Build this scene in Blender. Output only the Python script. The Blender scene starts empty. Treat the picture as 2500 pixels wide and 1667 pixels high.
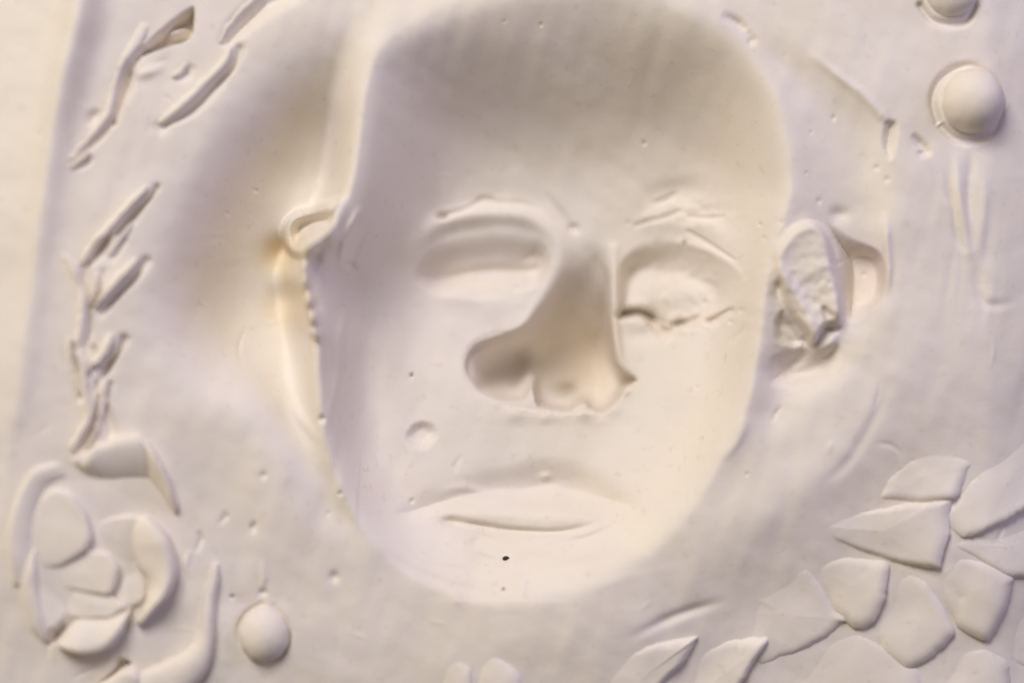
import bpy, math, random
import numpy as np

# ------------------------------------------------------------------ set-up
scene = bpy.context.scene
S = 1e-4                       # one working unit = 0.1 mm
CX, CY = 1176.0, 784.0         # middle of the modelled area, in working units
DIST = 0.62                    # metres from lens to the flange of the cast
COL = scene.collection

cam_d = bpy.data.cameras.new('camera')
cam = bpy.data.objects.new('camera', cam_d)
COL.objects.link(cam)
cam.location = (0, -DIST, 0)
cam.rotation_euler = (math.radians(90), 0, 0)
cam_d.sensor_width = 36
cam_d.lens = 36 * DIST / (2352 * S)
cam_d.clip_start = 0.01
cam_d.clip_end = 50
cam_d.dof.use_dof = True
cam_d.dof.focus_distance = DIST + 0.013
cam_d.dof.aperture_fstop = 1.8
scene.camera = cam

world = bpy.data.worlds.new('World')
scene.world = world
world.use_nodes = True
bg = world.node_tree.nodes['Background']
bg.inputs[0].default_value = (1.0, 0.84, 0.73, 1)
bg.inputs[1].default_value = 0.12

def area(name, loc, size, power, color, size_y=None):
    d = bpy.data.lights.new(name, 'AREA')
    d.energy = power
    d.color = color
    d.size = size
    if size_y:
        d.shape = 'RECTANGLE'
        d.size_y = size_y
    o = bpy.data.objects.new(name, d)
    COL.objects.link(o)
    o.location = loc
    import mathutils
    v = mathutils.Vector((0, 0, 0)) - mathutils.Vector(loc)
    o.rotation_euler = v.to_track_quat('-Z', 'Y').to_euler()
    return o

area('window_light', (-0.37, -1.06, 0.90), 0.6, 16.0, (1.0, 0.95, 0.93))
area('warm_lamp', (-1.2, -0.42, 0.10), 0.5, 2.7, (1.0, 0.80, 0.36))
area('cool_light', (1.2, -0.45, 0.42), 0.8, 5.0, (0.60, 0.54, 1.0))

vs = scene.view_settings
vs.view_transform = 'Standard'
vs.look = 'None'
vs.exposure = 0.09
vs.gamma = 1.0
scene.cycles.diffuse_bounces = 6
scene.cycles.max_bounces = 8

# ------------------------------------------------------------------ curve tools
def spline(pts, closed=True, step=14.0):
    """Catmull-Rom through rows of (x, y, extras...), resampled."""
    P = np.array(pts, float)
    n = len(P)
    out = []
    last = n if closed else n - 1
    for i in range(last):
        if closed:
            p0, p1, p2, p3 = P[(i - 1) % n], P[i], P[(i + 1) % n], P[(i + 2) % n]
        else:
            p0, p1, p2, p3 = P[max(i - 1, 0)], P[i], P[i + 1], P[min(i + 2, n - 1)]
        k = max(2, int(np.hypot(*(p2 - p1)[:2]) / step))
        t = np.arange(k)[:, None] / k
        q = 0.5 * ((2 * p1) + (-p0 + p2) * t + (2 * p0 - 5 * p1 + 4 * p2 - p3) * t ** 2
                   + (-p0 + 3 * p1 - 3 * p2 + p3) * t ** 3)
        out.append(q)
    out = np.vstack(out)
    if not closed:
        out = np.vstack([out, P[-1]])
    if out.shape[1] > 2:
        out[:, 2:] = np.clip(out[:, 2:], P[:, 2:].min(0), P[:, 2:].max(0))
    return out

def segdist(X, Y, C, closed, extra=None):
    """distance to a polyline, value of column `extra` at the nearest point, inside flag, signed side"""
    best = np.full(X.shape, 1e18)
    val = np.zeros(X.shape)
    side = np.zeros(X.shape)
    inside = np.zeros(X.shape, bool)
    n = len(C)
    m = n if closed else n - 1
    for i in range(m):
        a = C[i]; b = C[(i + 1) % n]
        dx, dy = b[0] - a[0], b[1] - a[1]
        L = dx * dx + dy * dy
        if L < 1e-9:
            continue
        px = X - a[0]; py = Y - a[1]
        t = np.clip((px * dx + py * dy) / L, 0, 1)
        d = (px - t * dx) ** 2 + (py - t * dy) ** 2
        w = d < best
        best = np.where(w, d, best)
        if extra is not None:
            val = np.where(w, a[extra] + t * (b[extra] - a[extra]), val)
        side = np.where(w, px * dy - py * dx, side)
        if closed:
            c = ((a[1] > Y) != (b[1] > Y))
            if dy != 0:
                xi = a[0] + (Y - a[1]) * dx / dy
                inside ^= c & (X < xi)
    return np.sqrt(best), val, inside, side

def sstep(t):
    t = np.clip(t, 0, 1)
    return t * t * (3 - 2 * t)

# ------------------------------------------------------------------ height field
def axis(lo, a, b, hi, fine, coarse):
    return np.concatenate([np.arange(lo, a, coarse), np.arange(a, b, fine), np.arange(b, hi + 1, coarse)])

FINE = 2.7
ax = axis(-700, -110, 2470, 3060, FINE, 14)
ay = axis(-640, -90, 1660, 2220, FINE, 14)
cxs = np.arange(-720, 3090, 9.0)
cys = np.arange(-660, 2250, 9.0)

def upsample(Zc):
    """bicubic-ish (Catmull-Rom) resample of the coarse field onto ax, ay"""
    def interp(A, src0, step, q):
        f = (q - src0) / step
        i = np.floor(f).astype(int); t = f - i
        i = np.clip(i, 1, A.shape[1] - 3)
        p0, p1, p2, p3 = A[:, i - 1], A[:, i], A[:, i + 1], A[:, i + 2]
        return 0.5 * (2 * p1 + (p2 - p0) * t + (2 * p0 - 5 * p1 + 4 * p2 - p3) * t ** 2 + (3 * p1 - p0 - 3 * p2 + p3) * t ** 3)
    A = interp(Zc, cxs[0], 9.0, ax)
    return interp(A.T.copy(), cys[0], 9.0, ay).T

def boxblur(A, r, n=2):
    for _ in range(n):
        for ax_ in (0, 1):
            A = np.moveaxis(A, ax_, 0)
            P = np.concatenate([np.repeat(A[:1], r + 1, 0), A, np.repeat(A[-1:], r, 0)])
            Cs = np.cumsum(P, 0)
            A = (Cs[2 * r + 1:] - Cs[:-2 * r - 1]) / (2 * r + 1)
            A = np.moveaxis(A, 0, ax_)
    return A

class Field:
    def __init__(self, xs, ys):
        self.xs, self.ys = xs, ys
        self.Z = np.zeros((len(ys), len(xs)))
    def win(self, x0, x1, y0, y1):
        i0, i1 = np.searchsorted(self.xs, [x0, x1])
        j0, j1 = np.searchsorted(self.ys, [y0, y1])
        X, Y = np.meshgrid(self.xs[i0:i1], self.ys[j0:j1])
        return X, Y, (slice(j0, j1), slice(i0, i1))
    def region(self, pts, h, w=None, soft=0.0, closed_step=12.0, lip=0.0, lipw=14.0, blur=0, mask=None):
        """add h inside the outline, falling in over the width w (third column of pts or constant)"""
        P = [tuple(p) if len(p) > 2 else (p[0], p[1], w) for p in pts]
        C = spline(P, True, closed_step)
        X, Y, sl = self.win(C[:, 0].min() - 60, C[:, 0].max() + 60, C[:, 1].min() - 60, C[:, 1].max() + 60)
        d, ww, ins, _ = segdist(X, Y, C, True, 2)
        sd = np.where(ins, d, -d)
        ww = np.maximum(ww, 2.0)
        if blur:
            ww = boxblur(ww, blur)
            c = sstep((sd + soft * ww) / ww)
            cb = boxblur(c, blur)
            m = sstep((sd - 20) / 160)
            c = c * (1 - m) + cb * m
        else:
            if min(p[2] for p in P) != max(p[2] for p in P):
                wb = boxblur(ww, 4)
                m = np.clip(sd / (ww + 4), 0, 1)
                ww = ww * (1 - m) + wb * m
            c = sstep((sd + soft * ww) / ww)
        if mask is not None:
            c = c * mask[sl]
        self.Z[sl] += h * c
        if lip:
            self.Z[sl] += lip * np.exp(-(np.minimum(sd, 0) / lipw) ** 2) * (sd <= 0) + lip * np.exp(-(sd / 4.0) ** 2) * (sd > 0)
    def stroke(self, pts, h, w=None, gamma=2.0, asym=1.0):
        """ridge (h>0) or groove (h<0); columns x, y, w, optional gain"""
        P = []
        n = len(pts)
        for k, p in enumerate(pts):
            p = list(p)
            if len(p) < 3: p.append(w)
            if len(p) < 4: p.append(0.0 if (k == 0 or k == n - 1) else 1.0)
            P.append(p)
        C = spline(P, False, 10.0)
        m = max(p[2] for p in P) * 3 * max(asym, 1)
        X, Y, sl = self.win(C[:, 0].min() - m, C[:, 0].max() + m, C[:, 1].min() - m, C[:, 1].max() + m)
        d, ww, _, side = segdist(X, Y, C, False, 2)
        _, gg, _, _ = segdist(X, Y, C, False, 3)
        ww = np.where(side > 0, ww * asym, ww)
        self.Z[sl] += h * gg * np.exp(-(d / ww) ** gamma)
    def blob(self, x, y, rx, ry, h, rot=0.0):
        m = max(rx, ry) * 3
        X, Y, sl = self.win(x - m, x + m, y - m, y + m)
        c, s = math.cos(math.radians(rot)), math.sin(math.radians(rot))
        u = (X - x) * c + (Y - y) * s; v = -(X - x) * s + (Y - y) * c
        self.Z[sl] += h * np.exp(-(u / rx) ** 2 - (v / ry) ** 2)

# ---- large forms, on the coarse grid
B = Field(cxs, cys)
X, Y = np.meshgrid(cxs, cys)
# rounded left border that turns away to the left
edge = [(250, -700), (215, -300), (190, 0), (152, 200), (118, 450), (88, 700), (60, 950), (30, 1200), (8, 1400), (-20, 1800), (-40, 2300)]
C = spline(edge, False, 60)
d, _, _, side = segdist(X, Y, C, False)
left = np.where(side > 0, -1, 1)
ex = np.interp(Y, [p[1] for p in edge], [p[0] for p in edge])
sl_ = np.maximum(0, ex - X)
B.Z -= 0.42 * np.sqrt(sl_ ** 2 + 30 ** 2) - 0.42 * 30
B.stroke([(215, -300, 42, 1.0), (200, 0, 40, 1.0), (165, 170, 38, 0.9), (135, 330, 34, 0.5), (110, 520, 30, 0.3), (60, 950, 30, 0.1)], 58)
# the whole cast is slightly domed
B.Z -= 32 * (np.maximum(X - 1176, 0) / 1176.0) ** 2 + 36 * (np.maximum(X - 1800, 0) / 550.0) ** 2 + 35 * ((Y - 784) / 784.0) ** 2
B.Z += 0.15 * 90 * np.log1p(np.exp(np.clip((640 - X) / 90, -30, 30)))
# panel turns away at the right border
B.Z -= 0.35 * (np.sqrt(np.maximum(0, X - 2270) ** 2 + 40 ** 2) - 40)
FACE = [(885, 95, 290), (843, 190, 240), (826, 300, 230), (806, 430, 210), (778, 500, 200), (742, 556, 190), (706, 598, 170), (703, 650, 150), (714, 710, 125), (729, 775, 110), (731, 860, 105), (740, 960, 108), (758, 1060, 112),
        (805, 1170, 118), (865, 1258, 130), (955, 1338, 170), (1075, 1392, 220), (1200, 1402, 240), (1340, 1372, 240), (1475, 1300, 230), (1588, 1186, 190),
        (1668, 1050, 140), (1722, 930, 130), (1748, 800, 130), (1768, 650, 120), (1800, 520, 130), (1822, 430, 150), (1812, 320, 180), (1785, 200, 220), (1715, 90, 300),
        (1600, 10, 360), (1450, -50, 420), (1220, -45, 440), (1030, 5, 380)]
fd, _, fin, _ = segdist(X, Y, spline(FACE, True, 30), True)
fsd = boxblur(np.where(fin, fd, -fd), 2)
outside_face = 1 - sstep((fsd + 98) / 104)
# slope and bowl beside the head on the left
G = Field(cxs, cys)
G.region([(780, -300, 240), (700, -60, 230), (625, 60, 220), (550, 190, 210), (480, 320, 200), (415, 440, 200), (365, 560, 200), (345, 680, 200), (370, 800, 190),
          (460, 890, 170), (590, 930, 120), (660, 1010, 90), (730, 1100, 70), (800, 1190, 60), (1100, 1200, 60), (1100, 600, 60), (1100, 100, 60), (1100, -300, 60)], -225, blur=6)
B.Z += boxblur(G.Z, 4, 3) * outside_face * (0.12 + 0.88 * sstep((Y - 10) / 400))
# ridge between that bowl and the face
B.stroke([(905, -60, 60, 1.0), (868, 60, 42, 0.6), (832, 190, 32, 0.8), (815, 300, 28, 1.0), (800, 400, 28, 1.1), (780, 480, 26, 1.0), (745, 600, 24, 1.0), (735, 700, 24, 1.0), (730, 850, 26, 0.9),
          (735, 960, 24, 0.6), (752, 1050, 24, 0.25)], 12)
# hollow of the face
B.region(FACE, -245, blur=9)
# forehead deepens toward the brow and the cheeks come forward to the chin
inn = sstep(boxblur(fsd, 5) / 220)
B.Z += inn * (-60 * np.exp(-((Y - 500) / 290.0) ** 2) + 78 * sstep((Y - 620) / 720))
# broad bowl and lip on the right of the head
G = Field(cxs, cys)
G.region([(1640, 40, 60), (1760, 72, 60), (1890, 140, 60), (1975, 205, 50), (2035, 270, 50), (2052, 400, 60), (2050, 560, 50), (2055, 650, 50), (2020, 750, 80), (1960, 840, 120),
          (1880, 930, 120), (1790, 1010, 60), (1735, 960, 30), (1750, 800, 110), (1762, 640, 110), (1815, 450, 150), (1790, 250, 170), (1700, 120, 90)], -40, blur=5)
B.Z += boxblur(G.Z, 2, 3)
B.stroke([(1560, -20, 40, .2), (1700, 70, 34, .6), (1775, 180, 34, .9), (1812, 320, 34, 1), (1822, 430, 36, 1), (1790, 540, 30, .8), (1762, 660, 28, .7), (1745, 800, 28, .8), (1722, 930, 32, .9), (1660, 1060, 40, .6), (1560, 1200, 40, .3)], 7)
# collar of the head falling to the lower right
G = Field(cxs, cys)
G.region([(2700, 860, 200), (2305, 930, 170), (2115, 1000, 160), (2005, 1100, 190), (1865, 1210, 200), (1705, 1300, 190), (1565, 1390, 170), (1445, 1490, 150), (1325, 1600, 140), (1245, 1840, 120),
          (1200, 2400, 100), (3200, 2400, 100), (3200, 700, 100)], -58, soft=0.35, blur=5, mask=0.62 * (0.25 + 0.75 * sstep((X - 1300) / 450)) * (1 - 0.8 * sstep((X - 1980) / 280)))
B.Z += boxblur(G.Z, 4, 3)
B.stroke([(2120, 760, 70, 0), (2040, 900, 70, .8), (1940, 1030, 70, 1), (1800, 1140, 70, .9), (1640, 1230, 70, .6), (1500, 1320, 60, 0)], 14)
# flange just outside the lower left of the face
B.blob(640, 1080, 120, 200, 12)
B.blob(1000, 1500, 500, 120, 10)
# brows, cheeks, lips: broad
B.blob(1080, 790, 120, 120, -12)
B.blob(1600, 900, 120, 130, 14)

mi = sstep((fsd - 25) / 60)
B.Z = B.Z * (1 - mi) + boxblur(B.Z, 2, 3) * mi
F = Field(ax, ay)
F.Z = upsample(B.Z)

# ---- nose hollow
NOSE = [(1385, 520, 190), (1416, 560, 90), (1416, 620, 16), (1414, 700, 9), (1420, 780, 8), (1430, 838, 7), (1455, 862, 7), (1476, 876, 8), (1445, 898, 8), (1428, 925, 9), (1396, 951, 9),
        (1350, 950, 10), (1290, 952, 12), (1240, 945, 16), (1180, 938, 26), (1130, 924, 26), (1088, 897, 16), (1063, 855, 9), (1066, 815, 9), (1088, 786, 14), (1135, 766, 30), (1195, 745, 46),
        (1222, 700, 75), (1256, 640, 100), (1288, 585, 130), (1325, 535, 180)]
Zpre = F.Z.copy()
nyk = 0.3 + 0.7 * sstep((np.add.outer(ay, 0 * ax) - 560 + 0.25 * (1350 - np.add.outer(0 * ay, ax))) / 220)
def lobe_w(p):
    x, y, w = p
    return (x, y, 120 if (x < 1120 and y < 880) else (90 if (x < 1240 and y < 780) else w + 4))
F.region([lobe_w(p) for p in NOSE], -100, mask=nyk, blur=2)
F.region([(p[0], p[1], min(p[2], 26) if p[1] > 700 else p[2]) for p in NOSE], -34, mask=nyk)
NM = Field(ax, ay)
NM.region([(p[0], p[1], 9) for p in NOSE], 1.0, soft=.6)
nx = sstep((np.add.outer(0 * ay, ax) - 1150) / 290) * sstep((np.add.outer(ay, 0 * ax) - 600) / 230)
F.region([(p[0], p[1], p[2] + 4) for p in NOSE], -110, mask=nx)
F.region([(1225, 755, 60), (1330, 720, 90), (1410, 750, 60), (1428, 850, 40), (1400, 935, 30), (1300, 935, 40), (1180, 915, 50), (1090, 880, 40), (1080, 830, 45), (1130, 790, 60)], -50)
F.blob(1245, 800, 26, 20, 22)
F.blob(1190, 860, 60, 26, 12, -20)
F.region([(1216, 868, 26), (1236, 868, 22), (1240, 905, 16), (1244, 950, 14), (1252, 975, 30), (1150, 975, 40), (1182, 938, 22), (1204, 900, 24)], 200, mask=NM.Z)
F.region([(1308, 975, 16), (1312, 940, 16), (1328, 922, 18), (1350, 919, 18), (1368, 932, 16), (1382, 975, 16)], 200, mask=NM.Z)
F.region([(1250, 975, 18), (1256, 955, 18), (1285, 948, 18), (1308, 955, 18), (1312, 975, 18)], 120, mask=NM.Z)
F.blob(1313, 903, 26, 14, -45)
lim = Zpre + 0.6
over = F.Z - lim
F.Z = np.where(over > -2, lim - 2 * np.exp(-np.clip(over + 2, 0, 60) / 2), F.Z)
for (x, y, r, h) in [(1185, 954, 30, 8), (1258, 960, 24, 6), (1346, 952, 22, 11), (1412, 948, 16, 4), (1446, 904, 12, 6)]:
    F.blob(x, y, r, r * .7, h)
# lip in front of the nostrils
F.stroke([(1150, 965, 18), (1240, 962, 16), (1330, 965, 16), (1400, 968, 16), (1450, 915, 14)], 3)

Xw, Yw, slw = F.win(1180, 1500, 400, 800)
bl = boxblur(F.Z[slw], 9, 3)
mw = np.exp(-((Xw - 1335) / 62) ** 4 - ((Yw - 600) / 95) ** 4)
F.Z[slw] = F.Z[slw] * (1 - mw) + bl * mw
Xw, Yw, slw = F.win(1040, 1320, 740, 950)
bl = boxblur(F.Z[slw], 6, 3)
mw = np.exp(-((Xw - 1160) / 62) ** 4 - ((Yw - 842) / 48) ** 4)
F.Z[slw] = F.Z[slw] * (1 - mw) + bl * mw
Zn = F.Z.copy()
F.region([(1085, 830, 24), (1110, 795, 34), (1160, 775, 40), (1225, 770, 40), (1225, 850, 24), (1196, 900, 18), (1165, 922, 18), (1125, 912, 18), (1092, 880, 20)], -44)
F.stroke([(1222, 872, 12, .8), (1207, 900, 15, 1), (1188, 935, 17, .8)], 60)
F.blob(1346, 930, 22, 14, 50)
F.Z = np.where((NM.Z > 0.02) & (np.add.outer(ay, 0 * ax) > 760), np.minimum(F.Z, Zpre - 3), Zn)

# ---- left eye
F.region([(935, 625, 50), (955, 580, 60), (1005, 543, 75), (1100, 520, 85), (1200, 520, 85), (1258, 545, 50), (1272, 595, 28), (1245, 650, 30), (1190, 676, 50), (1100, 690, 60), (1000, 680, 60), (950, 655, 50)], -54, blur=2)
F.stroke([(960, 640, 20), (1010, 632, 14), (1080, 618, 12), (1150, 612, 12), (1220, 612, 12), (1262, 600, 10)], -24)
F.stroke([(1000, 665, 26), (1080, 650, 24), (1160, 645, 22), (1210, 640, 20)], 18)
F.blob(1203, 640, 15, 12, 16)
F.blob(1190, 656, 12, 8, -12)
F.blob(1150, 672, 70, 14, -6)
# ring of brow round the left eye
F.stroke([(940, 570, 26, .3), (1000, 505, 24, 1), (1110, 478, 24, 1.2), (1210, 485, 24, 1.2), (1275, 530, 26, 1.0), (1292, 600, 24, .8), (1255, 690, 22, .6), (1215, 735, 20, .3), (1150, 755, 20, 0)], 19)
F.stroke([(1005, 484, 8, 1.3), (1030, 478, 7, .9), (1075, 462, 6, .6), (1105, 442, 7, .9), (1150, 450, 6, .5), (1200, 452, 6, .6), (1245, 470, 7, 0)], -12)
F.stroke([(1250, 420, 9), (1290, 470, 9), (1320, 512, 9), (1345, 525, 9)], -8)
F.blob(1012, 484, 9, 7, -14)
F.blob(1325, 510, 12, 9, -10)

# ---- right eye
F.region([(1430, 640, 26), (1436, 590, 44), (1475, 552, 70), (1550, 533, 96), (1620, 546, 90), (1700, 600, 80), (1722, 660, 70), (1690, 712, 40), (1620, 736, 10), (1560, 750, 10), (1520, 738, 10), (1490, 720, 9), (1436, 722, 9)], -66, blur=3)
F.stroke([(1436, 722, 9, 1), (1460, 717, 10, 1.1), (1486, 716, 10, 1.3), (1510, 728, 12, 1.5), (1526, 748, 14, 1.4), (1556, 756, 12, 1.3), (1580, 742, 8, 1), (1606, 741, 9, .9), (1625, 730, 6, .5), (1650, 733, 9, .9), (1690, 712, 8, .5)], -60)
F.stroke([(1555, 545, 9, .3), (1620, 556, 9, 1), (1690, 600, 9, 1), (1715, 640, 9, .3)], 7)
F.blob(1550, 668, 90, 50, 32)
F.blob(1470, 700, 40, 22, 14)
F.stroke([(1530, 770, 9, .6), (1545, 778, 7, 1), (1570, 765, 6, .7), (1590, 745, 6, .4)], -16)
F.blob(1475, 770, 36, 22, -10)
F.stroke([(1424, 560, 12, .4), (1421, 640, 9, 1), (1424, 740, 9, 1), (1434, 820, 9, .8), (1450, 850, 9, .3)], 16)
for p in [((1600, 484), (1640, 488), (1682, 487)), ((1530, 488), (1555, 480), (1580, 470)), ((1475, 505), (1500, 495), (1525, 490)), ((1520, 450), (1545, 440), (1570, 428)),
          ((1600, 520), (1640, 545), (1700, 590))]:
    F.stroke([(q[0], q[1], 4.5, 1 if i == 1 else .5) for i, q in enumerate(p)], -12)
F.stroke([(1470, 500, 26), (1560, 500, 26), (1660, 520, 26), (1730, 600, 26)], 12)
F.stroke([(1480, 440, 30), (1570, 420, 24), (1650, 420, 24)], -10)
for (x, y, r) in [(1665, 738, 6), (1690, 738, 5), (1712, 712, 6), (1640, 690, 5), (1755, 512, 4), (1760, 545, 4), (1592, 547, 5)]:
    F.blob(x, y, r, r * 1.2, -8)
F.stroke([(1690, 790, 5), (1705, 770, 6), (1725, 740, 5)], -7)

# ---- left ear and the pockets beside it
for (x, y, rx, ry, h) in [(668, 506, 20, 30, 10), (690, 478, 24, 14, 10), (704, 640, 12, 26, 12), (712, 700, 12, 20, 12), (722, 735, 10, 14, 10), (708, 596, 12, 14, 8)]:
    F.blob(x, y, rx, ry, h)
F.region([(622, 534, 20), (630, 494, 18), (664, 466, 18), (696, 462, 18), (734, 446, 22), (795, 446, 50), (810, 500, 80), (790, 560, 60), (750, 562, 18), (724, 594, 30), (672, 596, 24), (636, 572, 18)], 56)
F.region([(648, 536, 24), (660, 500, 24), (700, 484, 24), (764, 478, 30), (776, 510, 24), (760, 545, 16), (735, 560, 60), (694, 578, 50), (660, 568, 24)], -60)
F.blob(735, 500, 24, 14, -20)
F.blob(756, 530, 14, 16, 40)
F.blob(752, 514, 9, 6, -16)
F.stroke([(760, 556, 12, .5), (722, 564, 11, 1), (702, 592, 10, 1), (700, 640, 10, 1), (711, 700, 12, 1), (728, 770, 12, .6)], 38)
for k in range(16):
    t = k / 15
    F.blob(690 + 34 * t + 8 * math.sin(7 * k), 585 + 190 * t, 7 + 5 * abs(math.sin(3 * k)), 8 + 8 * abs(math.cos(2.3 * k)), 15 * math.sin(4.1 * k + 1))
F.blob(768, 462, 10, 8, -18)
F.stroke([(775, 610, 8), (788, 560, 9), (805, 520, 9), (830, 470, 8)], 16)
F.stroke([(752, 980, 7), (770, 880, 8), (775, 780, 8), (790, 690, 8)], 10)
F.stroke([(740, 740, 7), (748, 820, 8), (750, 900, 8)], -9)
F.stroke([(800, 600, 8), (815, 560, 9), (850, 500, 9)], -8)
F.blob(800, 608, 11, 8, -12)
F.blob(636, 574, 40, 38, -46)
F.blob(664, 596, 34, 30, -22)
F.blob(655, 684, 46, 40, -40, 20)
F.stroke([(628, 868, 18), (650, 915, 16), (690, 965, 14), (735, 1015, 12)], 10)
for y in (640, 690, 735):
    F.blob(706 + (y - 640) * .14, y, 8, 12, 10)

# ---- right ear
XX0 = np.add.outer(0 * ay, ax)
F.region([(1900, 505, 60), (1960, 540, 50), (2025, 572, 24), (2042, 620, 16), (2036, 680, 16), (2000, 722, 30), (1958, 742, 40), (1930, 700, 60), (1925, 600, 60)], -62)
F.region([(1772, 600, 20), (1790, 540, 30), (1835, 505, 26), (1880, 505, 22), (1915, 545, 28), (1940, 620, 40), (1955, 690, 40), (1940, 755, 28), (1900, 760, 24), (1870, 800, 20), (1840, 760, 20), (1800, 700, 20)], 72, mask=0.3 + 0.7 * sstep((XX0 - 1770) / 200))
F.region([(1800, 590, 26), (1815, 545, 26), (1850, 525, 24), (1888, 540, 22), (1912, 600, 20), (1925, 680, 20), (1915, 730, 20), (1880, 735, 24), (1850, 690, 26), (1820, 640, 26)], -4)
F.blob(1870, 620, 40, 70, 10)
F.stroke([(1782, 600, 13), (1800, 640, 14), (1840, 700, 15), (1868, 760, 15), (1876, 815, 13)], 17)
F.blob(1792, 655, 9, 18, -16, 0)
F.stroke([(1935, 740, 14), (1905, 790, 16), (1868, 825, 18), (1815, 860, 16)], 26)
F.region([(1885, 700, 14), (1920, 715, 14), (1942, 745, 16), (1925, 772, 16), (1895, 760, 18)], -18)
F.region([(1775, 740, 24), (1800, 705, 24), (1830, 740, 20), (1852, 785, 14), (1830, 800, 20), (1785, 790, 30)], -18)
F.region([(1760, 860, 60), (1775, 815, 50), (1840, 800, 36), (1930, 785, 40), (1940, 830, 34), (1890, 880, 30), (1810, 896, 44), (1768, 888, 50)], -26)
F.blob(1850, 840, 80, 44, -34, -10)
F.blob(1935, 490, 22, 16, -10)
F.blob(1855, 780, 10, 12, -10)
for (x, y) in [(1905, 650), (1795, 510), (1850, 512), (2000, 628), (2020, 382), (2043, 410), (1885, 460)]:
    F.blob(x, y, 6, 6, -4)
F.stroke([(2035, 480, 10), (2040, 540, 10), (2045, 620, 9), (2040, 680, 9)], 12)

# ---- mouth, chin, cheek
F.region([(890, 1180, 100), (955, 1135, 100), (1055, 1098, 100), (1160, 1074, 104), (1260, 1052, 108), (1355, 1068, 108), (1455, 1120, 110), (1490, 1180, 90), (1400, 1215, 80), (1250, 1205, 90), (1100, 1195, 80), (980, 1215, 80), (920, 1215, 80)], -76, blur=5)
F.region([(990, 1196, 46), (1040, 1242, 50), (1095, 1280, 44), (1160, 1304, 46), (1290, 1300, 60), (1395, 1250, 60), (1440, 1190, 70), (1300, 1215, 60), (1150, 1205, 70), (1050, 1190, 56)], -42, blur=3)
Xw, Yw, slw = F.win(820, 1580, 990, 1380)
bl = boxblur(F.Z[slw], 9, 3)
mw = .7 * np.exp(-((Xw - 1200) / 330) ** 4 - ((Yw - 1185) / 165) ** 4)
F.Z[slw] = F.Z[slw] * (1 - mw) + bl * mw
F.stroke([(1010, 1206, 12), (1080, 1214, 9), (1180, 1228, 9), (1300, 1230, 10), (1420, 1196, 12)], -12)
F.blob(1210, 1262, 130, 24, 10)
F.blob(1130, 1185, 90, 20, 8, -5)
F.blob(1320, 1185, 70, 20, 8, 5)
F.stroke([(1060, 1262, 10), (1110, 1288, 9), (1165, 1302, 9), (1230, 1304, 12)], -7)
F.blob(1030, 1208, 24, 14, -14)
F.blob(1090, 1255, 14, 9, -8)
F.blob(1255, 1105, 14, 10, 9)
F.blob(1240, 1190, 130, 30, 16)
F.blob(1090, 1170, 80, 22, 10, -6)
F.blob(1240, 1268, 120, 22, 12)
F.blob(1270, 1140, 26, 14, 8)
F.stroke([(980, 1150, 14), (1060, 1130, 12), (1130, 1150, 12), (1200, 1140, 14)], 7)
F.stroke([(1000, 1160, 8), (1080, 1175, 9), (1150, 1158, 8)], -5)
F.region([(920, 1010, 26), (932, 982, 26), (962, 968, 26), (995, 980, 30), (1005, 1010, 30), (975, 1045, 40), (940, 1040, 34)], -22)
F.stroke([(880, 1262, 12), (960, 1316, 10), (1060, 1352, 12), (1170, 1376, 16)], -7)
F.stroke([(930, 1262, 6), (990, 1300, 6), (1060, 1312, 6), (1120, 1330, 6)], -4)
F.stroke([(1060, 1050, 7), (1040, 1080, 7), (1050, 1100, 6)], -4)
for k in range(3):
    F.stroke([(1180 + 60 * k, 1235 + 3 * k, 8), (1290 + 30 * k, 1238 - 4 * k, 8), (1400 + 12 * k, 1205 - 4 * k, 8)], 3)

# ---- right hand flange: lip of the head, streaks, marks
F.stroke([(1860, 112, 10), (1930, 172, 10), (1985, 215, 12), (2030, 262, 12), (2045, 275, 10)], 8)
F.stroke([(1660, 28, 10), (1700, 50, 10), (1726, 80, 9)], -14)
F.stroke([(1720, 65, 8), (1730, 88, 9), (1728, 105, 8)], -10)
F.region([(2035, 275, 26), (2068, 272, 26), (2072, 310, 26), (2055, 370, 26), (2030, 340, 24)], -26)
F.stroke([(2100, 305, 8), (2120, 325, 10), (2135, 345, 9), (2110, 352, 8)], -15)
for (pts, h, w) in [(((2205, 340), (2210, 440), (2228, 520), (2240, 600)), 14, 12), (((2238, 335), (2238, 430), (2236, 520), (2245, 580)), -13, 11),
                    (((2170, 380), (2195, 460), (2205, 540), (2228, 580)), -10, 8), (((2262, 340), (2268, 450), (2262, 560), (2275, 650)), 9, 14),
                    (((2140, 360), (2165, 430), (2190, 470)), -6, 7), (((2250, 600), (2262, 680), (2290, 700), (2352, 692)), -10, 12),
                    (((2050, 860), (2010, 960), (1950, 1060), (1880, 1120)), -8, 14), (((1800, 930), (1785, 950), (1775, 972)), -8, 5),
                    (((1715, 955), (1705, 990), (1690, 1020), (1660, 1060)), 8, 10)]:
    F.stroke([(q[0], q[1], w) for q in pts], h * .6)
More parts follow.
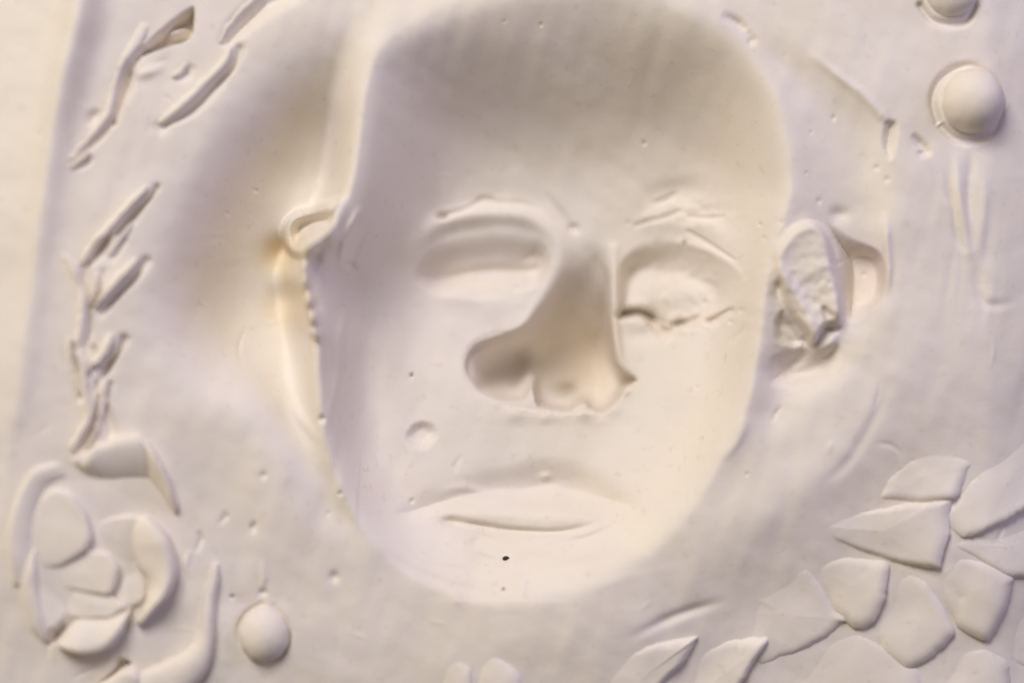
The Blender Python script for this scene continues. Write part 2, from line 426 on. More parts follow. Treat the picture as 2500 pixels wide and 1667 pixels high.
# seams round the studs
F.stroke([(2165, 275, 9, 1), (2152, 225, 9, 1), (2168, 180, 9, 1), (2205, 152, 9, 1), (2250, 146, 9, .6), (2300, 180, 8, .5), (2316, 230, 8, .4), (2300, 290, 9, .5), (2255, 316, 9, .8), (2205, 312, 9, .9), (2172, 285, 9, 1)], -16)
F.stroke([(2125, 5, 8, 1), (2150, 36, 8, 1), (2190, 48, 9, 1), (2235, 38, 9, 1), (2255, 5, 8, .6)], -16)
F.stroke([(600, 1388, 6, .6), (565, 1408, 6, 1), (548, 1448, 7, 1), (560, 1490, 6, .6), (590, 1518, 6, .3), (640, 1510, 6, .6), (664, 1465, 6, 1), (655, 1425, 6, .6), (628, 1392, 6, .5)], -10)

# ---- upper left: cut triangle and grooves between the twigs
F.region([(318, 132, 10), (338, 100, 16), (375, 62, 20), (420, 26, 20), (446, 14, 16), (447, 60, 12), (437, 92, 10), (395, 108, 10), (345, 126, 10)], -58)
F.stroke([(372, 82, 10), (405, 74, 11), (432, 62, 9)], 46)
F.stroke([(330, 120, 8, 1), (305, 150, 9, 1), (293, 185, 14, 1.2), (284, 220, 12, 1), (276, 255, 8, .8), (265, 285, 7, .6)], -24)
F.stroke([(262, 285, 8, .6), (235, 315, 9, 1), (205, 345, 8, .7), (178, 375, 8, 0)], -15)
F.stroke([(235, 255, 8), (222, 272, 12), (208, 295, 8)], -14)
F.stroke([(228, 366, 7), (200, 380, 8), (175, 392, 7)], -11)
F.stroke([(312, 178, 10), (340, 170, 12), (380, 155, 10)], 9)
F.stroke([(445, 148, 10), (428, 168, 14), (404, 188, 12)], -13)
F.stroke([(395, 150, 8), (385, 165, 8)], -6)
F.stroke([(660, -20, 20, 1), (600, 10, 20, 1), (550, 55, 18, 1.1), (520, 92, 12, .8)], -30)
F.stroke([(352, 285, 16), (372, 296, 14), (395, 288, 12)], -7)
for (pts, h, w) in [(((364, 432), (345, 458), (305, 505), (272, 540)), -24, 11), (((256, 548), (235, 575), (214, 608)), -26, 13), (((300, 530), (285, 560), (268, 594)), -10, 8), (((340, 602), (312, 640), (276, 682), (240, 720)), -22, 11), (((292, 780), (276, 812), (254, 845), (240, 870)), -26, 13),
                 (((246, 628), (240, 668), (226, 706)), -14, 8), (((206, 600), (204, 650), (216, 690), (212, 760), (200, 800)), -18, 12), (((180, 790), (186, 850), (198, 912)), -18, 9), (((222, 800), (232, 822), (226, 846)), -22, 8), (((262, 880), (250, 930), (262, 990), (248, 1012)), -17, 14), (((232, 880), (226, 960), (200, 1020), (184, 1045)), -20, 11), (((222, 995), (210, 1030), (204, 1052)), -16, 9),
                 (((548, 112), (535, 150), (488, 205), (438, 254), (380, 292)), -22, 11), (((292, 160), (286, 205), (272, 250)), -12, 14)]:
    F.stroke([(q[0] + 2 * math.sin(9 * i_), q[1], w * (.75 + .35 * math.sin(5 * i_ + q[0])), .6 if i_ in (0, len(pts) - 1) else 1) for i_, q in enumerate(pts)], h)
# pits near the rose
F.region([(112, 1480, 16), (122, 1440, 20), (150, 1425, 18), (190, 1412, 14), (165, 1440, 12), (138, 1472, 12)], -34)
F.region([(225, 1568, 10), (262, 1530, 12), (275, 1502, 12), (310, 1520, 10), (285, 1534, 8), (250, 1558, 8)], -34)
for (pts, h) in [(((455, 1215), (462, 1238), (450, 1270)), -8), (((510, 1175), (520, 1185), (500, 1205)), -5), (((590, 1195), (582, 1210), (588, 1225)), -9),
                 (((590, 1358), (602, 1361), (618, 1360)), -9), (((600, 1082), (607, 1090), (600, 1100)), -6), (((600, 1280), (606, 1330), (600, 1352)), 6), (((440, 1260), (430, 1290), (440, 1330)), 6)]:
    F.stroke([(q[0], q[1], 7) for q in pts], h)
F.blob(767, 1325, 11, 12, -9)
# hollow groove beyond the lower scales
F.stroke([(1440, 1470, 12), (1560, 1415, 12), (1680, 1380, 12)], -9)

# ---- hand-worked unevenness, scratches and pin holes
rng = np.random.default_rng(7)
def noise(shape, sx, sy, seed, ang=0):
    r = np.random.default_rng(seed).standard_normal(shape)
    fy = np.fft.fftfreq(shape[0])[:, None]; fx = np.fft.rfftfreq(shape[1])[None, :]
    a = math.radians(ang)
    u = fx * math.cos(a) + fy * math.sin(a); v = -fx * math.sin(a) + fy * math.cos(a)
    f = np.fft.irfft2(np.fft.rfft2(r) * np.exp(-2 * (math.pi ** 2) * ((u * sx) ** 2 + (v * sy) ** 2)), shape)
    return f / f.std()
sh = F.Z.shape
F.Z += 3.0 * noise(sh, 34, 30, 1) + 0.9 * noise(sh, 12, 10, 2) + 0.22 * noise(sh, 4.5, 4, 3)
XX, YY = np.meshgrid(ax, ay)
str1 = noise(sh, 3, 26, 4, 8); str2 = noise(sh, 22, 3, 5, -12)
m1 = np.exp(-((XX - 2225 - .1 * (YY - 450)) / 60) ** 2) * sstep((YY - 330) / 80) * (1 - sstep((YY - 640) / 150))
m2 = np.exp(-((XX - 780) / 55) ** 2) * sstep((YY - 380) / 120) * (1 - sstep((YY - 1050) / 150))
m3 = np.exp(-((XX - 1600) / 130) ** 2 - ((YY - 470) / 90) ** 2)
m4 = np.exp(-((XX - 1250) / 300) ** 2 - ((YY - 1230) / 130) ** 2)
F.Z += 0.4 * noise(sh, 26, 5, 11, 35) + 0.6 * noise(sh, 5, 24, 12, 15)
F.Z += str1 * (1.5 * m1 + 1.2 * m2) + str2 * (0.9 * m3 + 0.6 * m4)
rough = noise(sh, 2.2, 2.0, 6)
gg = np.exp(-((XX - 1580) / 110) ** 2 - ((YY - 735) / 30) ** 2) + .8 * np.exp(-((XX - 1860) / 90) ** 2 - ((YY - 680) / 150) ** 2) + .8 * np.exp(-((XX - 1590) / 110) ** 2 - ((YY - 640) / 70) ** 2) + .8 * np.exp(-((XX - 1600) / 110) ** 2 - ((YY - 480) / 40) ** 2) + .6 * np.exp(-((XX - 710) / 40) ** 2 - ((YY - 520) / 60) ** 2) + .5 * np.exp(-((XX - 735) / 30) ** 2 - ((YY - 620) / 130) ** 2) + .5 * np.exp(-((XX - 1290) / 130) ** 2 - ((YY - 940) / 30) ** 2)
F.Z += (rough * 1.6 + 2.2 * noise(sh, 5, 4, 9)) * gg
for k in range(70):
    x, y, a = rng.uniform(80, 2330), rng.uniform(20, 1550), rng.uniform(0, math.pi)
    l = rng.uniform(12, 46); c_, s_ = math.cos(a) * l, math.sin(a) * l
    q = rng.uniform(-.3, .3)
    F.stroke([(x - c_, y - s_, rng.uniform(3, 7)), (x + s_ * q, y - c_ * q, rng.uniform(3, 8)), (x + c_, y + s_, 4)], rng.uniform(-3.6, 2.2))
for k in range(18):
    x, y, r = rng.uniform(100, 2330), rng.uniform(20, 1550), rng.uniform(2.6, 5.0)
    F.blob(x, y, r, r * rng.uniform(.7, 1.3), -rng.uniform(1.5, 5.0))
for (x, y, r, h) in [(937, 865, 4.5, -12), (740, 962, 8, -10), (1493, 308, 4.5, -8), (781, 1133, 4, -8), (533, 1370, 4, -10), (1157, 1357, 4, -12), (1428, 1190, 6, -6), (940, 1160, 5, -6)]:
    F.blob(x, y, r, r, h)

def base_z(x, y):
    fx = np.interp(x, ax, np.arange(len(ax))); fy = np.interp(y, ay, np.arange(len(ay)))
    i = np.clip(fx.astype(int), 0, len(ax) - 2); j = np.clip(fy.astype(int), 0, len(ay) - 2)
    t, u = fx - i, fy - j
    Z = F.Z
    return (Z[j, i] * (1 - t) + Z[j, i + 1] * t) * (1 - u) + (Z[j + 1, i] * (1 - t) + Z[j + 1, i + 1] * t) * u

# ------------------------------------------------------------------ materials
def plaster(name, base, tint, tone_patches=(), rough=0.62):
    m = bpy.data.materials.new(name); m.use_nodes = True
    nt = m.node_tree; N = nt.nodes; L = nt.links
    b = N['Principled BSDF']
    tc = N.new('ShaderNodeTexCoord')
    n1 = N.new('ShaderNodeTexNoise'); n1.inputs['Scale'].default_value = 38; n1.inputs['Detail'].default_value = 4; n1.inputs['Roughness'].default_value = .55
    L.new(tc.outputs['Object'], n1.inputs['Vector'])
    r1 = N.new('ShaderNodeValToRGB')
    r1.color_ramp.elements[0].position = .30; r1.color_ramp.elements[0].color = (*tint, 1)
    r1.color_ramp.elements[1].position = .62; r1.color_ramp.elements[1].color = (*base, 1)
    L.new(n1.outputs['Fac'], r1.inputs['Fac'])
    n3 = N.new('ShaderNodeTexNoise'); n3.inputs['Scale'].default_value = 420; n3.inputs['Detail'].default_value = 3
    L.new(tc.outputs['Object'], n3.inputs['Vector'])
    r3 = N.new('ShaderNodeValToRGB')
    r3.color_ramp.elements[0].position = .27; r3.color_ramp.elements[0].color = (.93, .91, .88, 1)
    r3.color_ramp.elements[1].position = .38; r3.color_ramp.elements[1].color = (1, 1, 1, 1)
    L.new(n3.outputs['Fac'], r3.inputs['Fac'])
    mx = N.new('ShaderNodeMix'); mx.data_type = 'RGBA'; mx.blend_type = 'MULTIPLY'; mx.inputs['Factor'].default_value = 1
    L.new(r1.outputs['Color'], mx.inputs[6]); L.new(r3.outputs['Color'], mx.inputs[7])
    col = mx.outputs[2]
    for (x, y, z, rx, ry, tone, amt) in tone_patches:
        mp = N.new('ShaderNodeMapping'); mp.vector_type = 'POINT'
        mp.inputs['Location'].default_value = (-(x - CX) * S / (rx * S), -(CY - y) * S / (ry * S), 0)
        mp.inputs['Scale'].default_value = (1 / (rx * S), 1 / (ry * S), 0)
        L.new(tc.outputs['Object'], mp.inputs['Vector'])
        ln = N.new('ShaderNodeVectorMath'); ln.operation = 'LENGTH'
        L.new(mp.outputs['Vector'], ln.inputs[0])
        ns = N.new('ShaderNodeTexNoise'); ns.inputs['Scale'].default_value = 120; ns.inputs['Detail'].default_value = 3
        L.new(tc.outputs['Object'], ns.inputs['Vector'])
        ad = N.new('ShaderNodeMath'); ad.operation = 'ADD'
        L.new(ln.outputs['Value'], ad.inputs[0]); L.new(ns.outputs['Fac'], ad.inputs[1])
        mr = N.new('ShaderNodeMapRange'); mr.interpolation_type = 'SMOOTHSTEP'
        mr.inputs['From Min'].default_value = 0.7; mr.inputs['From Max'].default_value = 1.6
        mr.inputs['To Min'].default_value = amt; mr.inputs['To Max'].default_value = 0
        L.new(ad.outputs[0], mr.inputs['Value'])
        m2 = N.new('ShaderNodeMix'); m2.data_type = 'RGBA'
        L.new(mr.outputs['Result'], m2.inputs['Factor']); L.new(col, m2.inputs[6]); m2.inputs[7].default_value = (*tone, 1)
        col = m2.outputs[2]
    L.new(col, b.inputs['Base Color'])
    n2 = N.new('ShaderNodeTexNoise'); n2.inputs['Scale'].default_value = 900; n2.inputs['Detail'].default_value = 5
    L.new(tc.outputs['Object'], n2.inputs['Vector'])
    bp = N.new('ShaderNodeBump'); bp.inputs['Strength'].default_value = .25; bp.inputs['Distance'].default_value = .0002
    L.new(n2.outputs['Fac'], bp.inputs['Height']); L.new(bp.outputs['Normal'], b.inputs['Normal'])
    b.inputs['Roughness'].default_value = rough
    b.inputs['Specular IOR Level'].default_value = .25
    return m

PLASTER = plaster('plaster', (.82, .765, .70), (.81, .745, .655), [  # soft warm tone patches at ear pockets, nose hollow, mouth side and left eye
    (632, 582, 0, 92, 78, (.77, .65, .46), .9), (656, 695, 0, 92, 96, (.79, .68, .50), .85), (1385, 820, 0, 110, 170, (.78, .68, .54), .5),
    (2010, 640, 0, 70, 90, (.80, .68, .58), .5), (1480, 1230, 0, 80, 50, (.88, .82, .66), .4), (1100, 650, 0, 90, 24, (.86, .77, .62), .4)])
GRAIN = plaster('dark_grit', (.035, .028, .025), (.05, .04, .03), rough=.8)

# ------------------------------------------------------------------ objects
root = bpy.data.objects.new('plaster_cast', None)
COL.objects.link(root)
root.rotation_euler = (math.radians(90), 0, 0)
root['label'] = 'cream plaster cast with a hollow face, raised rose, twigs, overlapping scales and round studs'
root['category'] = 'plaster cast'

def link(name, V, faces, parent, mat=PLASTER, normals=None, label=None):
    me = bpy.data.meshes.new(name)
    V = np.asarray(V, np.float32); faces = np.asarray(faces, np.int32)
    me.vertices.add(len(V)); me.vertices.foreach_set('co', V.ravel())
    k = faces.shape[1]
    me.loops.add(faces.size); me.loops.foreach_set('vertex_index', faces.ravel())
    me.polygons.add(len(faces)); me.polygons.foreach_set('loop_start', np.arange(0, faces.size, k, dtype=np.int32))
    me.update(calc_edges=True)
    me.polygons.foreach_set('use_smooth', np.ones(len(faces), bool))
    me.materials.append(mat)
    if normals is not None:
        me.normals_split_custom_set_from_vertices(normals.tolist())
    o = bpy.data.objects.new(name, me)
    COL.objects.link(o); o.parent = parent
    if label: o['label'] = label
    return o

def toloc(x, y, z):
    return np.stack([(x - CX) * S, (CY - y) * S, z * S], -1)

# main sheet, split along the outlines of its parts
ZZ = F.Z
gy, gx = np.gradient(ZZ, ay, ax)
NN = np.stack([-gx, gy, np.ones_like(ZZ)], -1)
NN /= np.linalg.norm(NN, axis=-1, keepdims=True)
VV = toloc(XX, YY, ZZ)
H, W = ZZ.shape
idx = np.arange(H * W).reshape(H, W)
quads = np.stack([idx[1:, :-1], idx[1:, 1:], idx[:-1, 1:], idx[:-1, :-1]], -1).reshape(-1, 4)
qx = ((XX[1:, :-1] + XX[:-1, 1:]) / 2).ravel(); qy = ((YY[1:, :-1] + YY[:-1, 1:]) / 2).ravel()
def inside(pts):
    C = spline([p[:2] for p in pts], True, 16)
    r = np.zeros(qx.shape, bool)
    sel = (qx > C[:, 0].min()) & (qx < C[:, 0].max()) & (qy > C[:, 1].min()) & (qy < C[:, 1].max())
    x, y = qx[sel], qy[sel]; c = np.zeros(x.shape, bool)
    for i in range(len(C)):
        a, b = C[i], C[(i + 1) % len(C)]
        if a[1] != b[1]:
            c ^= ((a[1] > y) != (b[1] > y)) & (x < a[0] + (y - a[1]) * (b[0] - a[0]) / (b[1] - a[1]))
    r[sel] = c
    return r
kind = np.zeros(len(quads), int)
kind[inside(FACE)] = 1
kind[inside([(592, 575), (610, 530), (650, 500), (690, 466), (770, 450), (792, 480), (775, 560), (740, 640), (730, 770), (690, 770), (620, 720)])] = 2
kind[inside([(1765, 620), (1790, 530), (1850, 495), (1930, 520), (2035, 565), (2045, 640), (2010, 730), (1945, 790), (1890, 885), (1790, 900), (1760, 850), (1775, 730)])] = 3
kind[inside([(p[0], p[1]) for p in NOSE])] = 4
kind[inside([(930, 625), (955, 575), (1005, 540), (1100, 518), (1200, 518), (1260, 545), (1274, 598), (1245, 655), (1100, 692), (960, 670)])] = 5
kind[inside([(1431, 640), (1438, 588), (1475, 550), (1550, 533), (1640, 556), (1712, 620), (1715, 690), (1620, 745), (1545, 775), (1480, 735), (1434, 730)])] = 6
kind[inside([(905, 1180), (1060, 1105), (1260, 1060), (1350, 1075), (1470, 1150), (1430, 1230), (1300, 1300), (1160, 1305), (1040, 1250), (950, 1220)])] = 7
parts = {}
fn = NN.reshape(-1, 3); fv = VV.reshape(-1, 3)
def sheet(k, name, parent, label=None):
    q = quads[kind == k]
    u, inv = np.unique(q, return_inverse=True)
    return link(name, fv[u], inv.reshape(q.shape), parent, PLASTER, fn[u], label)
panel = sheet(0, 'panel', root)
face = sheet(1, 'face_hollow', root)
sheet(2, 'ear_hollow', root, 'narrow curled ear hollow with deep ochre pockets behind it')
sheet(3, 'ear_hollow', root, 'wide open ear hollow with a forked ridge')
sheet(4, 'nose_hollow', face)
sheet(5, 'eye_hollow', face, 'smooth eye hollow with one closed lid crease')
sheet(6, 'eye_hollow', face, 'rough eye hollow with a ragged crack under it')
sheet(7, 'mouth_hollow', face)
# thickness of the panel: side walls and back
bz = -900.0
ring = np.concatenate([idx[0, :], idx[1:, -1], idx[-1, -2::-1], idx[-2:0:-1, 0]])
top = fv[ring]; bot = top.copy(); bot[:, 2] = bz * S
n = len(ring)
V = np.vstack([top, bot]); a = np.arange(n); b_ = (a + 1) % n
link('rim', V, np.stack([a, b_, b_ + n, a + n], -1), root)
x0, x1, y0, y1 = ax[0], ax[-1], ay[0], ay[-1]
link('back', toloc(np.array([x0, x1, x1, x0]), np.array([y0, y0, y1, y1]), np.full(4, bz)), [[0, 1, 2, 3]], root)

def dome(x, y, rx, ry, h, seed, name='stud', label=None):
    r = np.random.default_rng(seed)
    nr, na = 34, 96
    th = np.linspace(0, 2 * math.pi, na, endpoint=False)
    ph = r.uniform(0, 6.28, 6)
    wob = 1 + .016 * np.sin(2 * th + ph[0]) + .014 * np.sin(3 * th + ph[1]) + .010 * np.sin(5 * th + ph[2]) + .008 * np.sin(11 * th + ph[3])
    rows = []; V = []
    for k in range(nr + 1):
        t = k / nr
        a = t * math.pi / 2 * 1.08
        rad = math.sin(min(a, math.pi / 2)); z = math.cos(a)
        lump = 1 + .03 * t * np.sin(3 * th + ph[4] + 3 * t)
        X_ = x + rx * rad * (1 + (wob - 1) * t); Y_ = y + ry * rad * (1 + (wob - 1) * t)
        X_ = x + rx * rad * np.cos(th) * (1 + (wob - 1) * t); Y_ = y + ry * rad * np.sin(th) * (1 + (wob - 1) * t)
        V.append(toloc(X_, Y_, zb(x, y) + h * z * lump - 1))
    V.append(toloc(x + rx * np.cos(th) * wob, y + ry * np.sin(th) * wob, np.full(na, zb(x, y) - 34)))
    V = np.vstack(V); m = nr + 2
    i = np.arange(na); j = (i + 1) % na
    Fc = np.vstack([np.stack([i + k * na, i + (k + 1) * na, j + (k + 1) * na, j + k * na], -1) for k in range(m - 1)])
    return link(name, V, Fc[:, ::-1] if False else Fc, root, label=label)
def zb(x, y):
    return float(base_z(np.array([x]), np.array([y]))[0])
dome(2246, 226, 74, 76, 92, 1, label='large round stud standing alone at the right with a dark seam')
dome(2196, -30, 62, 60, 52, 2, label='round stud cut off by the top edge')
dome(606, 1456, 57, 64, 50, 3, label='low lopsided stud beside the curved stem')

def slab(name, A, Bc, h0, h1, crown, parent, nv=12, taper=.25, jag=0.0, seed=0, mat=PLASTER, label=None, ends=(0.3, 0.3)):
    """lofted piece between the edge curves A and Bc; h0, h1 heights of the two edges over the panel"""
    r = np.random.default_rng(seed)
    A = spline(A, False, 6); Bc = spline(Bc, False, 6)
    nu = max(len(A), len(Bc), 8)
    def res(C):
        s = np.r_[0, np.cumsum(np.hypot(*np.diff(C[:, :2], axis=0).T))]
        q = np.linspace(0, s[-1], nu)
        return np.stack([np.interp(q, s, C[:, 0]), np.interp(q, s, C[:, 1])], -1)
    A = res(A); Bc = res(Bc)
    u = np.linspace(0, 1, nu)
    if jag:
        k = np.convolve(r.standard_normal((nu + 8)), np.ones(3) / 3, 'same')[4:-4] * jag
        A = A + k[:, None]; Bc = Bc - .7 * np.roll(k, 5)[:, None]
    e0, e1 = ends
    env = np.minimum(1, np.minimum((u + 1e-3) / max(taper, 1e-3), (1 - u + 1e-3) / max(taper, 1e-3)))
    env = np.sqrt(np.clip(env, 0, 1))
    env = np.where(u < .5, e0 + (1 - e0) * env, e1 + (1 - e1) * env)
    V = []
    vv = np.r_[0, 0, np.linspace(0, 1, nv) ** 1.0, 1, 1]
    prof = []
    for q, v in enumerate(vv):
        P = A * (1 - v) + Bc * v
        bz_ = base_z(P[:, 0], P[:, 1])
        if q == 0 or q == len(vv) - 1:
            z = bz_ - 30
            out = -6 if q == 0 else 6
        elif q == 1 or q == len(vv) - 2:
            hh = h0 if q == 1 else h1
            z = bz_ + hh * env * .35 - 2
            out = -2 if q == 1 else 2
        else:
            rr = 1 - (abs(2 * v - 1)) ** 6 * .25
            z = bz_ + ((h0 * (1 - v) + h1 * v) * rr + crown * (1 - (2 * v - 1) ** 2)) * env
            out = 0
        d_ = Bc - A; l = np.hypot(d_[:, 0], d_[:, 1])[:, None] + 1e-6
        P = P + d_ / l * out
        V.append(toloc(P[:, 0], P[:, 1], z))
    V = np.stack(V, 0)                     # rows across, cols along
    # end caps: push first and last columns down
    c0 = V[:, :1].copy(); c1 = V[:, -1:].copy()
    c0[:, :, 2] = V[:, :1, 2].min() - .002; c1[:, :, 2] = V[:, -1:, 2].min() - .002
    V = np.concatenate([c0, V, c1], 1)
    m, n_ = V.shape[:2]
    ii = np.arange(m * n_).reshape(m, n_)
    Q = np.stack([ii[:-1, :-1], ii[:-1, 1:], ii[1:, 1:], ii[1:, :-1]], -1).reshape(-1, 4)
    v1 = V[m // 2, n_ // 2] - V[m // 2 - 1, n_ // 2]; v2 = V[m // 2, n_ // 2] - V[m // 2, n_ // 2 - 1]
    if np.cross(v2, v1)[2] < 0:
        Q = Q[:, ::-1]
    return link(name, V.reshape(-1, 3), Q, parent, mat, label=label)

def plate(P, direction=(.8, .6), h=26, seed=0, worn=28.0, grow=1.12, low=-7, name='scale', parent=None, jag=1.8, label=None):
    """raised plate over a polygon outline: flush on one side, standing proud on the side `direction` points to"""
    r = np.random.default_rng(100 + seed)
    C = []
    n = len(P)
    P = np.array(P, float)
    for i in range(n):                         # slightly rounded corners
        a, b, c = P[i - 1], P[i], P[(i + 1) % n]
        la, lc = np.hypot(*(a - b)), np.hypot(*(c - b))
        ra, rc = min(12, la * .35), min(12, lc * .35)
        p = b + (a - b) / la * ra; q = b + (c - b) / lc * rc
        for t in np.linspace(0, 1, 5):
            C.append((1 - t) ** 2 * p + 2 * t * (1 - t) * b + t * t * q)
        q2 = c + (b - c) / lc * rc
        m = int((lc - 2 * rc) / 9)
        for t in np.linspace(0, 1, max(m, 1) + 1)[1:-1]:
            C.append(q * (1 - t) + q2 * t)
    C = np.array(C)
    k = len(C)
    C += np.convolve(r.standard_normal(k + 4), np.ones(5) / 5, 'valid')[:k, None] * jag + r.standard_normal((k, 1)) * jag * .35
    g = C.mean(0)
    C = g + (C - g) * grow
    rad = np.hypot(*(C - g).T).mean()
    dr = np.array(direction, float); dr /= np.hypot(*dr)
    pr = (C - g) @ dr
    lo, hi = pr.min(), pr.max()
    V = []
    rr = min(worn / rad, .4)
    rows = [(1.0 + 4 / rad, -60), (1.0 + 1 / rad, -16)] + [(1 - rr * t, -13 * (1 - math.sin(t * math.pi / 2)) ** 1.3) for t in (0.02, .1, .22, .4, .65, 1)] + [((1 - rr) * (1 - q), 0) for q in (.1, .22, .36, .5, .65, .8, .92, .99)]
    ph = r.uniform(0, 6.28, 3)
    for f, z in rows:
        Q = g + (C - g) * f
        d = (C - g) * min(f, 1.0)
        t = (d @ dr - lo) / (hi - lo)
        rise = low + (h - low) * (t ** 1.25) + 2.4 * np.sin(d[:, 0] / 37 + ph[0]) * np.sin(d[:, 1] / 33 + ph[1]) + 5 * (1 - f) * (1 if f < 1 else 0)
        V.append(toloc(Q[:, 0], Q[:, 1], base_z(Q[:, 0], Q[:, 1]) + rise + z))
    V = np.vstack(V)
    i = np.arange(k); j = (i + 1) % k
    Fc = np.vstack([np.stack([i + q * k, i + (q + 1) * k, j + (q + 1) * k, j + q * k], -1) for q in range(len(rows) - 1)])
    area2 = np.sum(C[:, 0] * np.roll(C[:, 1], -1) - np.roll(C[:, 0], -1) * C[:, 1])
    if area2 < 0: Fc = Fc[:, ::-1]
    return link(name, V, Fc, parent or root, label=label)
# ---- rose
rose_seed = 10
def rose_root():
    """low heart of the rose that carries the petals"""
    na, nr = 90, 16
    th = np.linspace(0, 2 * math.pi, na, endpoint=False)
    V = []
    for k in range(nr + 1):
        t = k / nr
        x = 205 + (175 * t) * np.cos(th) * (1 + .03 * np.sin(3 * th)); y = 1290 + (215 * t) * np.sin(th) * (1 + .04 * np.sin(2 * th + 1))
        V.append(toloc(x, y, base_z(x, y) + 8 * (1 - t ** 3) - 3 * (t > .99) - 2))
    V = np.vstack(V)
    i = np.arange(na); j = (i + 1) % na
    Fc = np.vstack([np.stack([i + k * na, i + (k + 1) * na, j + (k + 1) * na, j + k * na], -1) for k in range(nr)])
    return link('rose', V, Fc, root)
rose = rose_root()
for k, (P, d_, h_) in enumerate([
    ([(92, 1262), (86, 1190), (108, 1138), (141, 1120), (178, 1134), (208, 1178), (220, 1228), (207, 1258), (150, 1292), (105, 1300)], (1, -.1), 36),
    ([(220, 1200), (262, 1184), (318, 1182), (330, 1240), (310, 1300), (270, 1290), (235, 1256)], (.7, -.7), 20),
    ([(126, 1302), (158, 1274), (207, 1257), (256, 1266), (278, 1296), (274, 1336), (259, 1360), (200, 1350), (140, 1344)], (1, .1), 34),
    ([(275, 1290), (312, 1290), (340, 1330), (338, 1372), (300, 1392), (262, 1362)], (.6, .8), 16),
    ([(150, 1350), (200, 1330), (260, 1360), (300, 1388), (262, 1412), (200, 1414), (165, 1410)], (.7, .7), 30),
    ([(100, 1300), (150, 1348), (165, 1405), (128, 1446), (100, 1400), (92, 1350)], (-.3, 1), 14)]):
    plate(P, d_, h_, 300 + k, worn=9, grow=1.06, low=0, name='petal', parent=rose, jag=1.0)
def petal(A, Bc, h0, h1, crown, seed=0, **k):
    slab('petal', A, Bc, h0, h1, crown, rose, nv=14, jag=.6, seed=seed, **k)
petal([(178, 1052), (235, 1018), (290, 1002), (333, 998)], [(205, 1085), (250, 1096), (300, 1092), (352, 1094)], 34, 2, 8, 1, ends=(.3, 1))
petal([(345, 1090), (368, 1120), (385, 1150), (405, 1180)], [(330, 998), (362, 1035), (392, 1095), (412, 1165)], 6, 44, 4, 2)
petal([(150, 1060), (90, 1078), (52, 1150), (34, 1240), (48, 1340)], [(165, 1090), (120, 1110), (92, 1170), (84, 1250), (92, 1330)], 16, 4, 5, 3, ends=(.2, .2))
petal([(60, 1300), (62, 1360), (80, 1430), (115, 1475)], [(96, 1250), (98, 1330), (108, 1390), (128, 1440)], 8, 18, 4, 5)
petal([(312, 1182), (305, 1225), (320, 1290), (344, 1330), (340, 1370), (318, 1426)], [(345, 1184), (388, 1225), (408, 1290), (402, 1335), (380, 1372), (325, 1430)], 14, 62, 6, 9, ends=(.3, .2))
petal([(140, 1470), (165, 1440), (190, 1415), (225, 1412), (265, 1405), (306, 1384)], [(142, 1472), (180, 1490), (222, 1494), (258, 1478), (288, 1442), (309, 1388)], 12, 48, 6, 10, ends=(.3, .2))
# leaf under the rose
slab('leaf', [(205, 1600), (250, 1560), (285, 1535), (312, 1528)], [(300, 1640), (325, 1590), (330, 1560), (318, 1530)], 20, 26, 5, root, label='cut off leaf below the rose')

# ---- curved stem
cl = spline([(497, 1292, 6), (492, 1325, 12), (482, 1370, 14), (478, 1420, 15), (472, 1475, 20), (448, 1520, 33), (400, 1558, 44), (330, 1600, 50), (250, 1660, 50)], False, 10)
tg = np.gradient(cl[:, :2], axis=0); tg /= np.hypot(tg[:, 0], tg[:, 1])[:, None]
nr_ = np.stack([-tg[:, 1], tg[:, 0]], -1)
Aa = cl[:, :2] + nr_ * cl[:, 2:3]; Bb = cl[:, :2] - nr_ * cl[:, 2:3]
slab('stem', Aa, Bb, 16, 26, 10, root, nv=14, jag=.5, seed=20, ends=(.4, 1))

# ---- twigs on the left
def strip(name, pts, h, parent, seed, crown=6, h0=6, label=None):
    h = h * 0.95
    C = spline(pts, False, 8)
    t = np.gradient(C[:, :2], axis=0); t /= np.hypot(t[:, 0], t[:, 1])[:, None] + 1e-9
    nn = np.stack([-t[:, 1], t[:, 0]], -1)
    A_ = C[:, :2] + nn * C[:, 2:3]; B_ = C[:, :2] - nn * C[:, 2:3]
    if A_[:, 0].mean() > B_[:, 0].mean():
        A_, B_ = B_, A_
    return slab(name, A_, B_, h0, h, crown, parent, nv=9, jag=1.5, seed=seed, label=label)
twig = strip('twig', [(158, 588, 4), (182, 625, 10), (202, 680, 11), (200, 750, 12), (192, 800, 12), (200, 850, 9), (205, 900, 9), (215, 950, 9), (205, 1000, 9), (188, 1050, 6)], 15, root, 30, label='lower twig running down to the rose')
leaves = [
    ([(352, 436, 3), (318, 470, 8), (275, 520, 9), (235, 565, 9), (208, 612, 5)], 24),
    ([(322, 512, 3), (300, 545, 6), (268, 592, 4)], 12),
    ([(330, 602, 4), (300, 632, 11), (265, 672, 10), (232, 712, 5)], 26),
    ([(240, 636, 4), (236, 672, 7), (226, 706, 4)], 15),
    ([(272, 772, 6), (262, 798, 13), (246, 825, 11), (226, 850, 5)], 28),
    ([(178, 780, 3), (186, 830, 7), (196, 880, 7), (202, 912, 4)], 18),
    ([(262, 872, 4), (258, 920, 8), (246, 968, 5)], 16),
    ([(240, 900, 4), (228, 950, 7), (205, 1000, 7), (182, 1034, 4)], 18),
    ([(246, 968, 3), (232, 1000, 7), (206, 1046, 4)], 18),
    ([(205, 820, 5), (218, 840, 8), (222, 862, 5)], 16)]
